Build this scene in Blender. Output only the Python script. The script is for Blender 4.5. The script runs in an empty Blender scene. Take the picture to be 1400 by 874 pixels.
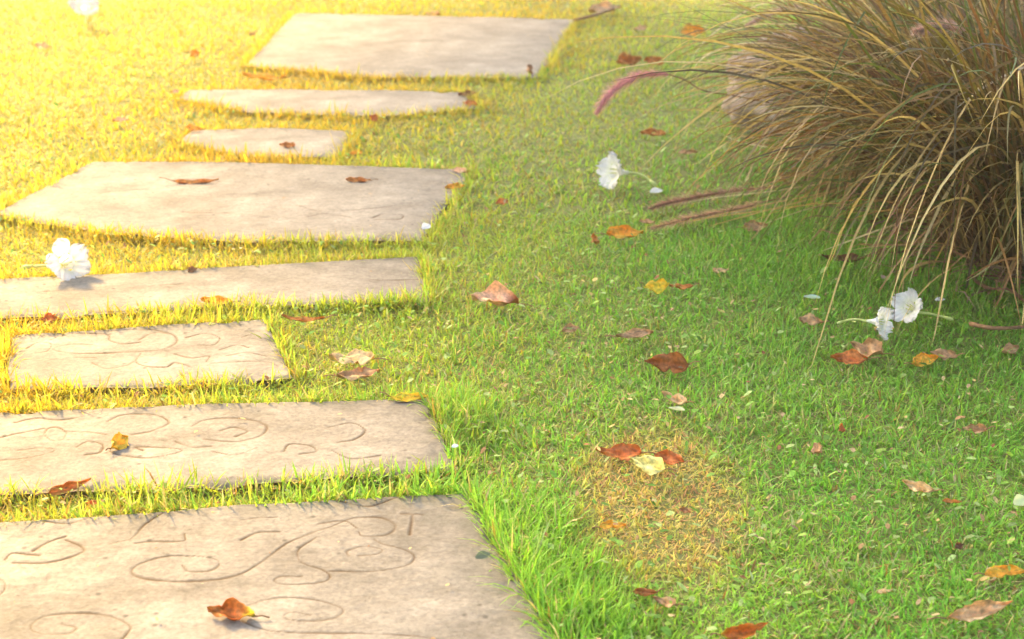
import bpy, math, random
import numpy as np
from mathutils import Vector, Matrix

R = math.radians
random.seed(7)
rng = np.random.default_rng(11)
scene = bpy.context.scene
col = scene.collection

# ------------------------------------------------------------------ camera
F_PX, CX, CY = 2000.0, 700.0, 437.0          # focal length in photo pixels (1400 x 874)
PITCH, CAM_H = R(21.4), 1.0
cam_d = bpy.data.cameras.new('camera')
cam_d.sensor_width = 36.0
cam_d.lens = F_PX / 1400.0 * 36.0
cam_d.clip_start, cam_d.clip_end = 0.05, 1000.0
cam_d.dof.use_dof = True
cam_d.dof.focus_distance = 2.25
cam_d.dof.aperture_fstop = 6.3
cam = bpy.data.objects.new('camera', cam_d)
cam.location = (0, 0, CAM_H)
cam.rotation_euler = (R(90) - PITCH, 0, 0)
col.objects.link(cam)
scene.camera = cam

# ------------------------------------------------------------------ sky, sun, exposure
SUN_DIR = Vector((-0.50, 0.62, 0.60)).normalized()      # towards the sun
world = bpy.data.worlds.new('World')
scene.world = world
world.use_nodes = True
nt = world.node_tree
sky = nt.nodes.new('ShaderNodeTexSky')
sky.sky_type = 'NISHITA'
sky.sun_disc = False
sky.sun_elevation = math.asin(SUN_DIR.z)
sky.sun_rotation = math.atan2(SUN_DIR.x, SUN_DIR.y)
sky.air_density = 1.0
sky.dust_density = 4.0
sky.ozone_density = 0.6
nt.links.new(sky.outputs['Color'], nt.nodes['Background'].inputs['Color'])
nt.nodes['Background'].inputs['Strength'].default_value = 0.12
sun_d = bpy.data.lights.new('sun', 'SUN')
sun_d.energy = 4.0
sun_d.angle = R(9.0)
sun_d.color = (1.0, 0.67, 0.25)
sun = bpy.data.objects.new('sun', sun_d)
sun.rotation_euler = (-SUN_DIR).to_track_quat('-Z', 'Y').to_euler()
sun.location = (-6, 8, 8)
col.objects.link(sun)
vs = scene.view_settings
vs.view_transform = 'Standard'
vs.look = 'None'
vs.exposure = 2.36
vs.gamma = 1.0
vs.use_curve_mapping = False
scene.cycles.use_denoising = True
scene.cycles.max_bounces = 8
scene.cycles.transmission_bounces = 4

# ------------------------------------------------------------------ pixel helpers
FWD = np.array([0, math.cos(PITCH), -math.sin(PITCH)])
UP = np.array([0, math.sin(PITCH), math.cos(PITCH)])
RIGHT = np.array([1.0, 0, 0])
EYE = np.array([0, 0, CAM_H])

def ray(px, py):
    return FWD + (px - CX) / F_PX * RIGHT - (py - CY) / F_PX * UP

def ground(px, py, z=0.0):
    d = ray(px, py)
    return EYE + d * ((z - CAM_H) / d[2])

def at(px, py, y):                             # the point of a pixel at distance y
    d = ray(px, py)
    return EYE + d * (y / d[1])

def ppm(px, py, z=0.0):                        # photo pixels per metre there
    p = ground(px, py, z) - EYE
    return F_PX / float(p @ FWD)

# ------------------------------------------------------------------ noise, polygons
def vnoise(x, y, scale, seed=0):
    r = np.random.default_rng(seed)
    tab = r.random((64, 64))
    x = np.asarray(x) / scale + 1000.37
    y = np.asarray(y) / scale + 1000.71
    xi, yi = np.floor(x).astype(int), np.floor(y).astype(int)
    fx, fy = x - xi, y - yi
    fx, fy = fx * fx * (3 - 2 * fx), fy * fy * (3 - 2 * fy)
    g = lambda a, b: tab[a % 64, b % 64]
    return ((g(xi, yi) * (1 - fx) + g(xi + 1, yi) * fx) * (1 - fy)
            + (g(xi, yi + 1) * (1 - fx) + g(xi + 1, yi + 1) * fx) * fy)

def fbm(x, y, scale, seed=0, oct=4):
    a = 0; w = 0.5
    for k in range(oct):
        a = a + w * vnoise(x, y, scale / 2 ** k, seed + k); w *= .5
    return a / (1 - .5 ** oct)

def inside(x, y, poly):
    c = np.zeros(x.shape, bool)
    n = len(poly)
    for i in range(n):
        x0, y0 = poly[i]; x1, y1 = poly[(i + 1) % n]
        if y0 == y1: continue
        m = (y0 > y) != (y1 > y)
        c ^= m & (x < (x1 - x0) * (y - y0) / (y1 - y0) + x0)
    return c

def seg_dist(x, y, pts, closed=False):
    d = np.full(x.shape, 1e9)
    n = len(pts)
    for i in range(n if closed else n - 1):
        ax, ay = pts[i]; bx, by = pts[(i + 1) % n]
        vx, vy = bx - ax, by - ay
        t = np.clip(((x - ax) * vx + (y - ay) * vy) / (vx * vx + vy * vy + 1e-12), 0, 1)
        d = np.minimum(d, (x - ax - t * vx) ** 2 + (y - ay - t * vy) ** 2)
    return np.sqrt(d)

def smooth(pts, k=6):                          # Catmull-Rom
    p = [np.array(q, float) for q in pts]
    if len(p) < 3: return p
    p = [2 * p[0] - p[1]] + p + [2 * p[-1] - p[-2]]
    out = []
    for i in range(1, len(p) - 2):
        for j in range(k):
            t = j / k
            out.append(.5 * ((2 * p[i]) + (p[i + 1] - p[i - 1]) * t + (2 * p[i - 1] - 5 * p[i] + 4 * p[i + 1] - p[i + 2]) * t * t
                             + (3 * p[i] - p[i - 1] - 3 * p[i + 1] + p[i + 2]) * t ** 3))
    out.append(p[-2])
    return out

# ------------------------------------------------------------------ mesh helpers
def link(o, parent=None):
    col.objects.link(o)
    if parent is not None: o.parent = parent
    return o

def tag(o, label=None, cat=None, group=None, kind=None):
    for k, v in (('label', label), ('category', cat), ('group', group), ('kind', kind)):
        if v: o[k] = v
    return o

def np_mesh(name, verts, loops, counts, colors=None, mat=None, smooth_on=True, uv=None):
    me = bpy.data.meshes.new(name)
    verts = np.ascontiguousarray(verts, np.float32).reshape(-1, 3)
    loops = np.ascontiguousarray(loops, np.int32).ravel()
    counts = np.ascontiguousarray(counts, np.int32).ravel()
    me.vertices.add(len(verts)); me.vertices.foreach_set('co', verts.ravel())
    me.loops.add(len(loops)); me.loops.foreach_set('vertex_index', loops)
    me.polygons.add(len(counts))
    st = np.zeros(len(counts), np.int32); st[1:] = np.cumsum(counts)[:-1]
    me.polygons.foreach_set('loop_start', st)
    me.polygons.foreach_set('loop_total', counts)
    me.polygons.foreach_set('use_smooth', np.full(len(counts), smooth_on))
    if colors is not None:
        colors = np.asarray(colors, np.float32)
        if colors.shape[1] == 3: colors = np.c_[colors, np.ones(len(colors), np.float32)]
        a = me.color_attributes.new('Col', 'FLOAT_COLOR', 'POINT')
        a.data.foreach_set('color', np.ascontiguousarray(colors, np.float32).ravel())
    if uv is not None:
        u = me.uv_layers.new(name='UVMap')
        u.data.foreach_set('uv', np.ascontiguousarray(np.asarray(uv, np.float32)[loops]).ravel())
    if mat: me.materials.append(mat)
    me.update(); me.validate()
    return me

def grid_faces(n, m, off=0):                   # n rows, m columns of vertices
    i = np.arange((n - 1) * (m - 1)); r, c = i // (m - 1), i % (m - 1)
    a = r * m + c + off
    return np.stack([a, a + 1, a + m + 1, a + m], 1)

def obj(name, me, parent=None):
    return link(bpy.data.objects.new(name, me), parent)

def empty(name, loc):
    e = bpy.data.objects.new(name, None)
    e.location = loc; e.empty_display_size = .05
    return link(e)

def tube_arrays(path, radii, sides=6, cap=True):
    path = [np.array(p, float) for p in path]
    V = []
    for i, p in enumerate(path):
        t = path[min(i + 1, len(path) - 1)] - path[max(i - 1, 0)]
        t /= np.linalg.norm(t) + 1e-9
        a = np.cross(t, [0.13, 0.2, 1.0] if abs(t[2]) < .9 else [1, 0.1, 0]); a /= np.linalg.norm(a)
        b = np.cross(t, a)
        for k in range(sides):
            w = 2 * math.pi * k / sides
            V.append(p + radii[i] * (math.cos(w) * a + math.sin(w) * b))
    Fs = []
    for i in range(len(path) - 1):
        for k in range(sides):
            k2 = (k + 1) % sides
            Fs.append((i * sides + k, i * sides + k2, (i + 1) * sides + k2, (i + 1) * sides + k))
    if cap:
        Fs.append(tuple(range(sides))[::-1])
        Fs.append(tuple((len(path) - 1) * sides + k for k in range(sides)))
    return V, Fs

def py_mesh(name, V, Fs, mat, colors=None, smooth_on=True):
    return np_mesh(name, np.array(V), np.concatenate([np.array(f) for f in Fs]), [len(f) for f in Fs], colors, mat, smooth_on)

# ------------------------------------------------------------------ materials
def mat_new(name):
    m = bpy.data.materials.new(name); m.use_nodes = True
    return m, m.node_tree, m.node_tree.nodes['Principled BSDF']

def N(nt, t, **kw):
    n = nt.nodes.new(t)
    for k, v in kw.items():
        if k in n.inputs: n.inputs[k].default_value = v
        else: setattr(n, k, v)
    return n

def leafy(name, trans=0.35, rough=0.5, spec=0.3, var=0.25, scale=300.0, tint=(1.1, 1.15, 0.7)):
    """vertex colour, a little fine mottling, light passing through"""
    m, nt, b = mat_new(name)
    L = nt.links.new
    a = N(nt, 'ShaderNodeVertexColor', layer_name='Col')
    tc = N(nt, 'ShaderNodeNewGeometry')
    no = N(nt, 'ShaderNodeTexNoise', Scale=scale, Detail=3.0)
    L(tc.outputs['Position'], no.inputs['Vector'])
    mr = N(nt, 'ShaderNodeMapRange'); mr.inputs['From Min'].default_value = .3; mr.inputs['From Max'].default_value = .7
    mr.inputs['To Min'].default_value = 1 - var; mr.inputs['To Max'].default_value = 1 + var
    L(no.outputs['Fac'], mr.inputs['Value'])
    mx = N(nt, 'ShaderNodeVectorMath', operation='SCALE')
    L(a.outputs['Color'], mx.inputs[0]); L(mr.outputs['Result'], mx.inputs['Scale'])
    L(mx.outputs['Vector'], b.inputs['Base Color'])
    b.inputs['Roughness'].default_value = rough
    b.inputs['Specular IOR Level'].default_value = spec
    t = N(nt, 'ShaderNodeBsdfTranslucent')
    tm = N(nt, 'ShaderNodeVectorMath', operation='MULTIPLY'); tm.inputs[1].default_value = tint
    L(mx.outputs['Vector'], tm.inputs[0]); L(tm.outputs['Vector'], t.inputs['Color'])
    s = N(nt, 'ShaderNodeMixShader'); s.inputs[0].default_value = trans
    L(b.outputs[0], s.inputs[1]); L(t.outputs[0], s.inputs[2])
    L(s.outputs[0], nt.nodes['Material Output'].inputs['Surface'])
    return m

M_GRASS = leafy('lawn_blade', .45, .55, .25)
M_DEBRIS = leafy('dry_debris', .15, .8, .1)
M_LEAF = leafy('fallen_leaf_surface', .22, .55, .35, .3, 160.0, (1.2, .85, .5))
M_PETAL = leafy('white_petal', .35, .5, .3, .05, 400.0, (1, 1, 1))
M_BLADE = leafy('fountain_grass_blade', .3, .5, .4, .2, 120.0, (1.1, 1.0, .7))
M_PLUME = leafy('plume_bristle', .3, .7, .2, .2, 200.0, (1.1, .9, .9))
M_CROWN = leafy('tree_leaf', .35, .45, .4, .2, 10.0)

def stone_mat():
    m, nt, b = mat_new('pale_sandstone')
    L = nt.links.new
    tc = N(nt, 'ShaderNodeTexCoord')
    at_ = N(nt, 'ShaderNodeVertexColor', layer_name='Col')
    sp = N(nt, 'ShaderNodeSeparateColor'); L(at_.outputs['Color'], sp.inputs[0])
    mp = N(nt, 'ShaderNodeMapping'); mp.inputs['Scale'].default_value = (4.0, 6.0, 6.0)
    L(tc.outputs['Object'], mp.inputs['Vector'])
    big = N(nt, 'ShaderNodeTexNoise', Scale=2.2, Detail=9.0, Roughness=.66); L(mp.outputs[0], big.inputs['Vector'])
    fine = N(nt, 'ShaderNodeTexNoise', Scale=140.0, Detail=5.0, Roughness=.7); L(tc.outputs['Object'], fine.inputs['Vector'])
    spk = N(nt, 'ShaderNodeTexVoronoi', Scale=60.0); L(tc.outputs['Object'], spk.inputs['Vector'])
    r1 = N(nt, 'ShaderNodeValToRGB')
    e = r1.color_ramp.elements
    e[0].position, e[0].color = .30, (.215, .185, .136, 1)
    e[1].position, e[1].color = .72, (.335, .298, .232, 1)
    x = r1.color_ramp.elements.new(.5); x.color = (.27, .238, .184, 1)
    L(big.outputs['Fac'], r1.inputs['Fac'])
    def mul(a, fac_out, lo, hi, fmin=.3, fmax=.7):
        mr = N(nt, 'ShaderNodeMapRange')
        for k, v in (('From Min', fmin), ('From Max', fmax), ('To Min', lo), ('To Max', hi)): mr.inputs[k].default_value = v
        L(fac_out, mr.inputs['Value'])
        v = N(nt, 'ShaderNodeVectorMath', operation='SCALE'); L(a, v.inputs[0]); L(mr.outputs[0], v.inputs['Scale'])
        return v.outputs[0]
    c = mul(r1.outputs['Color'], fine.outputs['Fac'], .74, 1.22)
    c = mul(c, spk.outputs['Distance'], .72, 1.0, .03, .11)
    mp2 = N(nt, 'ShaderNodeMapping'); mp2.inputs['Scale'].default_value = (14.0, 32.0, 32.0); L(tc.outputs['Object'], mp2.inputs['Vector'])
    oi = N(nt, 'ShaderNodeObjectInfo')
    grain = N(nt, 'ShaderNodeTexNoise', Scale=2.0, Detail=6.0, Roughness=.75); L(mp2.outputs[0], grain.inputs['Vector'])
    c = mul(c, grain.outputs['Fac'], .80, 1.16)
    pit = N(nt, 'ShaderNodeTexVoronoi', Scale=23.0, Randomness=1.0); L(tc.outputs['Object'], pit.inputs['Vector'])
    c = mul(c, pit.outputs['Distance'], .5, 1.0, .04, .11)
    stain = N(nt, 'ShaderNodeTexNoise', Scale=5.0, Detail=7.0, Roughness=.65); L(tc.outputs['Object'], stain.inputs['Vector'])
    c = mul(c, stain.outputs['Fac'], .82, 1.12, .34, .6)
    c = mul(c, oi.outputs['Random'], .90, 1.08, 0, 1)
    def mix(c0, fac, rgb):
        n = N(nt, 'ShaderNodeMix', data_type='RGBA'); L(fac, n.inputs['Factor']); L(c0, n.inputs['A'])
        n.inputs['B'].default_value = (*rgb, 1)
        return n.outputs['Result']
    patch = N(nt, 'ShaderNodeTexNoise', Scale=14.0, Detail=6.0, Roughness=.7); L(tc.outputs['Object'], patch.inputs['Vector'])
    pm = N(nt, 'ShaderNodeMapRange'); pm.inputs['From Min'].default_value = .42; pm.inputs['From Max'].default_value = .62
    L(patch.outputs['Fac'], pm.inputs['Value'])
    ml = N(nt, 'ShaderNodeMath', operation='MULTIPLY'); L(pm.outputs[0], ml.inputs[0]); L(sp.outputs['Green'], ml.inputs[1])
    c = mix(c, ml.outputs[0], (.12, .115, .085))                 # grime and moss along the rim
    c = mix(c, sp.outputs['Red'], (.10, .06, .027))           # soil lying in the carved lines
    L(c, b.inputs['Base Color'])
    b.inputs['Roughness'].default_value = .88
    b.inputs['Specular IOR Level'].default_value = .2
    bp = N(nt, 'ShaderNodeBump', Strength=.35, Distance=.004)
    ad = N(nt, 'ShaderNodeMath', operation='ADD'); L(big.outputs['Fac'], ad.inputs[0]); L(fine.outputs['Fac'], ad.inputs[1])
    ad2 = N(nt, 'ShaderNodeMath', operation='ADD'); L(ad.outputs[0], ad2.inputs[0]); L(grain.outputs['Fac'], ad2.inputs[1])
    L(ad2.outputs[0], bp.inputs['Height']); L(bp.outputs[0], b.inputs['Normal'])
    return m
M_STONE = stone_mat()

def mottled(name, c0, c1, scale, rough=.9, bump=.5, dist=.01, c2=None):
    m, nt, b = mat_new(name)
    L = nt.links.new
    tc = N(nt, 'ShaderNodeTexCoord')
    no = N(nt, 'ShaderNodeTexNoise', Scale=scale, Detail=8.0, Roughness=.7); L(tc.outputs['Object'], no.inputs['Vector'])
    r = N(nt, 'ShaderNodeValToRGB'); e = r.color_ramp.elements
    e[0].position, e[0].color = .32, (*c0, 1)
    e[1].position, e[1].color = .68, (*c1, 1)
    if c2: x = e.new(.5); x.color = (*c2, 1)
    L(no.outputs['Fac'], r.inputs['Fac']); L(r.outputs[0], b.inputs['Base Color'])
    b.inputs['Roughness'].default_value = rough
    b.inputs['Specular IOR Level'].default_value = .2
    bp = N(nt, 'ShaderNodeBump', Strength=bump, Distance=dist); L(no.outputs['Fac'], bp.inputs['Height'])
    L(bp.outputs[0], b.inputs['Normal'])
    return m
M_SOIL = mottled('turf_soil', (.15, .16, .045), (.27, .32, .07), 22.0, .95, .8, .02, (.21, .22, .07))
M_BARK = mottled('grey_bark', (.06, .05, .04), (.2, .17, .13), 9.0, .9, .9, .03)
M_ROCK = mottled('grey_pink_rock', (.20, .15, .11), (.58, .47, .37), 14.0, .9, 1.0, .03, (.40, .31, .24))
M_TWIG = mottled('dry_twig', (.12, .07, .04), (.40, .22, .10), 60.0, .8, .4, .003)
M_TUBE = mottled('flower_tube', (.42, .50, .12), (.62, .66, .26), 60.0, .5, .1, .002)

# ------------------------------------------------------------------ the stepping stones: outlines
STONE_Z = 0.016
# far edge and near edge in photo pixels, left to right
STONES = [
    dict(far=[(402, 17), (560, 20), (787, 26)], near=[(335, 89), (500, 104), (735, 105)], step=.006,
         label='broad smooth uncarved slab beside the tan twig'),
    dict(far=[(258, 122), (400, 121), (560, 123), (634, 125)], near=[(245, 133), (340, 152), (520, 157), (655, 146)], step=.005,
         label='narrow slab with pointed ends and red brown leaves on one tip'),
    dict(far=[(262, 177), (380, 174), (484, 178)], near=[(243, 194), (330, 211), (462, 214)], step=.005,
         label='short small slab, the smallest of the path, one brown leaf in its middle'),
    dict(far=[(128, 220), (320, 220), (500, 226), (643, 231)], near=[(-12, 292), (150, 317), (330, 328), (580, 327)], step=.0035,
         label='broad slab with thin brown leaf strips and faint scratches, next to the smallest slab'),
    dict(far=[(-190, 391), (0, 380), (300, 364), (573, 349)], near=[(-190, 441), (0, 433), (300, 418), (586, 409)], step=.0035,
         label='long narrow plain slab with a white trumpet flower on its edge'),
    dict(far=[(10, 457), (180, 445), (362, 435)], near=[(12, 530), (200, 527), (404, 515)], step=.0025,
         label='short rectangular slab with looping carved scrolls and no leaf on it'),
    dict(far=[(-240, 571), (0, 562), (300, 550), (586, 542)], near=[(-240, 686), (0, 673), (300, 662), (624, 639)], step=.0025,
         label='long slab with faint carved ovals and a golden yellow leaf on it'),
    dict(far=[(-260, 729), (0, 713), (300, 690), (638, 671)], near=[(-360, 960), (0, 962), (300, 960), (806, 950)], step=.0021,
         label='big slab with deep carved spirals and a curled orange brown leaf'),
]
GROOVES = {
    7: [
        [(165, 876), (174, 866), (177, 855), (150, 842), (105, 838), (62, 842), (42, 855), (52, 865), (90, 867), (104, 858), (84, 852)],
        [(249, 772), (258, 781), (288, 780), (300, 769), (282, 762), (234, 760), (192, 771), (180, 783), (204, 792), (255, 795), (315, 789),
         (354, 771), (390, 744), (420, 731), (457, 718), (485, 708), (522, 708), (540, 718), (530, 731), (497, 733), (490, 727)],
        [(432, 735), (408, 752), (412, 769), (441, 779), (451, 789), (437, 797), (390, 799), (375, 794), (386, 788), (413, 788)],
        [(451, 781), (501, 782), (550, 775), (566, 763), (558, 753), (526, 745), (512, 738)],
        [(477, 760), (475, 753), (497, 747), (521, 751), (516, 758), (490, 760)],
        [(548, 702), (562, 703), (578, 704)], [(564, 704), (562, 718), (560, 731)],
        [(334, 830), (378, 818), (429, 820), (461, 828), (469, 836), (453, 846), (412, 849), (388, 844), (398, 837), (424, 841)],
        [(330, 848), (360, 860), (396, 864), (481, 865), (562, 868), (610, 877), (650, 892)],
        [(463, 684), (497, 692), (518, 689), (552, 675)],
        [(150, 744), (180, 736), (198, 717), (224, 700)], [(184, 743), (210, 740), (250, 740), (252, 730)],
        [(327, 711), (350, 708), (379, 707)],
        [(45, 753), (66, 741), (90, 733)], [(6, 765), (18, 756), (54, 759)],
        [(18, 769), (66, 769), (111, 756), (111, 747), (90, 738)],
        [(435, 716), (470, 712), (488, 722)],
        [(330, 738), (352, 728), (382, 726)], [(60, 712), (92, 716), (120, 708)], [(-60, 800), (-20, 790), (5, 795), (0, 812), (-40, 815)],
        [(200, 930), (300, 905), (380, 920), (360, 945), (290, 945)], [(500, 920), (560, 900), (640, 915), (600, 935)],
    ],
    6: [
        [(60, 594), (66, 586), (80, 585), (90, 592), (84, 602), (70, 602), (60, 594)], [(90, 590), (118, 591), (146, 595)],
        [(-30, 604), (0, 599), (30, 592), (60, 586)], [(24, 616), (60, 613), (75, 616), (45, 625), (0, 629), (-40, 626)],
        [(147, 577), (168, 568), (210, 567), (231, 578), (210, 589), (180, 595)],
        [(150, 617), (168, 623), (210, 626), (249, 616), (215, 612), (186, 611), (196, 616)],
        [(261, 584), (285, 574), (330, 572), (363, 581), (357, 595), (324, 604), (279, 601)], [(300, 590), (320, 584), (338, 590), (322, 597)],
        [(388, 617), (396, 607), (424, 609), (432, 617), (410, 621)], [(445, 585), (481, 578), (499, 588), (484, 600), (462, 604)],
        [(453, 615), (481, 627), (520, 622)], [(180, 557), (204, 558), (249, 550)], [(290, 617), (320, 622), (352, 612)],
        [(240, 604), (262, 612), (290, 610)], [(104, 612), (120, 604), (140, 608), (136, 619), (116, 622)],
        [(20, 578), (50, 572), (84, 574), (112, 570)],
    ],
    5: [[(69, 464), (90, 456), (144, 456), (150, 465), (168, 470), (192, 468)],
        [(190, 465), (210, 455), (236, 458), (241, 468), (222, 478), (180, 481), (105, 483), (72, 477), (96, 471), (126, 471)],
        [(192, 483), (186, 495), (204, 502), (228, 502), (240, 496), (264, 503)],
        [(238, 484), (262, 490), (285, 487), (282, 495)], [(300, 479), (324, 472), (340, 476)], [(288, 497), (360, 494), (382, 501)],
        [(310, 487), (340, 483), (366, 487)], [(100, 488), (130, 489)], [(36, 476), (52, 468), (70, 470), (64, 480), (48, 482)], [(126, 496), (146, 504), (172, 500), (186, 492)],
        [(254, 462), (280, 456), (300, 462), (292, 472), (270, 472)], [(330, 462), (346, 457), (358, 463)], [(150, 452), (200, 450), (230, 455)]],
    4: [[(205, 391), (228, 389), (252, 388)], [(505, 383), (540, 383), (572, 382)], [(60, 398), (100, 397), (140, 394)]],
    3: [[(405, 280), (440, 289), (500, 286), (540, 281)], [(508, 298), (525, 293), (550, 294), (545, 300), (512, 300)], [(215, 247), (260, 245), (300, 248)],
        [(420, 296), (450, 292), (480, 298)], [(140, 262), (200, 258)], [(250, 290), (320, 292), (380, 300)]],
    0: [[(520, 60), (560, 55), (610, 57)], [(420, 50), (470, 46)], [(600, 85), (660, 80)]],
}

def along(poly, u):
    poly = np.array(poly, float)
    d = np.r_[0, np.cumsum(np.hypot(*(poly[1:] - poly[:-1]).T))]; d /= d[-1]
    return np.stack([np.interp(u, d, poly[:, k]) for k in range(2)], -1)

OUTLINES = []
for i, s in enumerate(STONES):
    s['f'] = [ground(*p, STONE_Z)[:2] for p in s['far']]
    s['n'] = [ground(*p, STONE_Z)[:2] for p in s['near']]
    OUTLINES.append([tuple(p) for p in s['f']] + [tuple(p) for p in s['n'][::-1]])

def stone_dist(x, y):
    """distance to the nearest slab outline, negative inside"""
    d = np.full(x.shape, 1e9)
    for o in OUTLINES:
        e = seg_dist(x, y, o, True)
        d = np.minimum(d, np.where(inside(x, y, o), -e, e))
    return d

# ------------------------------------------------------------------ ground
def ground_h(x, y):
    return (fbm(x, y, .9, 5) - .5) * .03 * np.clip(np.abs(stone_dist(x, y)) * 4, 0, 1)

gx = np.r_[-150, -60, -25, -12, -8, np.arange(-5, 5.01, .08), 8, 12, 25, 60, 150]
gy = np.r_[-150, -60, -25, -10, -4, np.arange(-1, 10.01, .08), 14, 25, 60, 150, 400]
X, Y = np.meshgrid(gx, gy)
Z = ground_h(X.ravel(), Y.ravel())
f = grid_faces(len(gy), len(gx))
g = obj('ground', np_mesh('ground', np.c_[X.ravel(), Y.ravel(), Z], f, [4] * len(f), None, M_SOIL))
tag(g, 'earthy green turf ground under the whole lawn', None, None, 'structure')

# ------------------------------------------------------------------ stepping stones
for i, s in enumerate(STONES):
    nl = np.linalg.norm
    wid = max(nl(np.array(s['f'][-1]) - s['f'][0]), nl(np.array(s['n'][-1]) - s['n'][0]))
    dep = max(nl(np.array(s['f'][0]) - s['n'][0]), nl(np.array(s['f'][-1]) - s['n'][-1]))
    m, n = int(wid / s['step']) + 2, int(dep / s['step']) + 2
    # ease the samples towards the rim so that the rounded arris is resolved
    u = np.linspace(0, 1, m); v = np.linspace(0, 1, n)
    Fp, Np = along(s['f'], u), along(s['n'], u)
    P = Fp[None] * (1 - v[:, None, None]) + Np[None] * v[:, None, None]
    x, y = P[..., 0].ravel(), P[..., 1].ravel()
    edge = seg_dist(x, y, OUTLINES[i], True)
    # uneven sawn edge: push the rim in and out
    cx, cy = x.mean(), y.mean()
    wob = (fbm(x, y, .11, 40 + i, 3) - .5) * .018 * np.exp(-edge / .02)
    dx, dy = x - cx, y - cy; r = np.hypot(dx, dy) + 1e-6
    x2, y2 = x + dx / r * wob, y + dy / r * wob
    z = STONE_Z + (fbm(x, y, .22, 60 + i) - .5) * .003 + (fbm(x, y, .03, 70 + i) - .5) * .0022
    z -= .004 * np.exp(-edge / .004)
    chip = np.clip(fbm(x, y, .05, 90 + i) - .62, 0, 1) * np.exp(-edge / .02)
    z -= chip * .04
    gr = np.full(x.shape, 1e9)
    for line in GROOVES.get(i, []):
        w = [tuple(ground(*p, STONE_Z)[:2]) for p in smooth(line)]
        gr = np.minimum(gr, seg_dist(x, y, w))
    width = .0014 * (.35 + 1.4 * vnoise(x, y, .05, 30 + i))
    groove = np.exp(-(gr / width) ** 2) * (.35 + .75 * vnoise(x, y, .03, 33 + i)) if GROOVES.get(i) else np.zeros_like(x)
    z -= groove * .0018
    rim = np.exp(-edge / .03) * .9 + .25 * np.clip(fbm(x, y, .16, 120 + i) - .5, 0, 1) * 2
    if i == 7:                                 # grey mossy right-hand end
        q = ground(700, 800, STONE_Z)
        rim = np.maximum(rim, .75 * np.exp(-seg_dist(x, y, [s['f'][-1], s['n'][-1]]) / .09))
    cols = np.c_[np.clip(groove * 1.15, 0, .95), rim, np.zeros_like(x)]
    # skirt
    ring = np.r_[np.arange(m), np.arange(1, n) * m + m - 1, (n - 1) * m + np.arange(m - 2, -1, -1), np.arange(n - 2, 0, -1) * m]
    top = np.c_[x2, y2, z]
    sk = top[ring].copy(); sk[:, 2] = -.03
    off = len(top)
    fs = grid_faces(n, m)[:, ::-1]
    k = np.arange(len(ring)); k2 = (k + 1) % len(ring)
    sf = np.stack([ring[k], ring[k2], off + k2, off + k], 1)[:, ::-1]
    allf = np.r_[fs, sf]
    V = np.r_[top, sk]; C = np.r_[cols, np.c_[np.zeros(len(ring)), np.ones(len(ring)), np.zeros(len(ring))]]
    org = np.array([cx, cy, 0])
    me = np_mesh('stepping_stone', V - org, allf, [4] * len(allf), C, M_STONE)
    o = obj('stepping_stone', me); o.location = org
    tag(o, s['label'], 'stepping stone', 'stepping stones of the garden path')

# ------------------------------------------------------------------ lawn
GHOST_C = np.array(ground(905, 686)[:2])
GHOST_R = np.array([112 / ppm(905, 695), 0])
GHOST_R[1] = abs(ground(905, 575)[1] - ground(905, 805)[1]) / 2
def flare_ghost(x, y):  # mask of the lens-flare oval that is painted into the grass
    q = np.hypot((x - GHOST_C[0]) / GHOST_R[0], (y - GHOST_C[1]) / GHOST_R[1])
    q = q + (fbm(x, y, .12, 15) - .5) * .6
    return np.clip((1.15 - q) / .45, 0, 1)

def flare_glow(x, y):
    # lens-flare glow painted into the lawn colour, growing towards the far left
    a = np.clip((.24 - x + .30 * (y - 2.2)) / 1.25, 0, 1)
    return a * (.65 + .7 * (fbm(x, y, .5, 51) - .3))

TUFTS = [(760, 790, .10, 1.0), (735, 735, .07, .8), (800, 845, .09, 1.0), (700, 700, .05, .6), (640, 580, .07, .8), (630, 555, .04, .5),
         (655, 610, .05, .6), (185, 655, .03, .6), (400, 640, .05, .35), (300, 650, .05, .3), (500, 640, .05, .35), (1180, 380, .25, .5), (1300, 420, .2, .6),
         (1050, 360, .2, .35), (900, 860, .06, .4), (1090, 300, .15, .4)]
TUFTS = [(ground(a, b)[:2], r, h) for a, b, r, h in TUFTS]
def tuft(x, y):
    t = np.zeros_like(x)
    for (c, r, h) in TUFTS:
        t = np.maximum(t, h * np.exp(-((x - c[0]) ** 2 + (y - c[1]) ** 2) / r ** 2))
    return t

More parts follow.
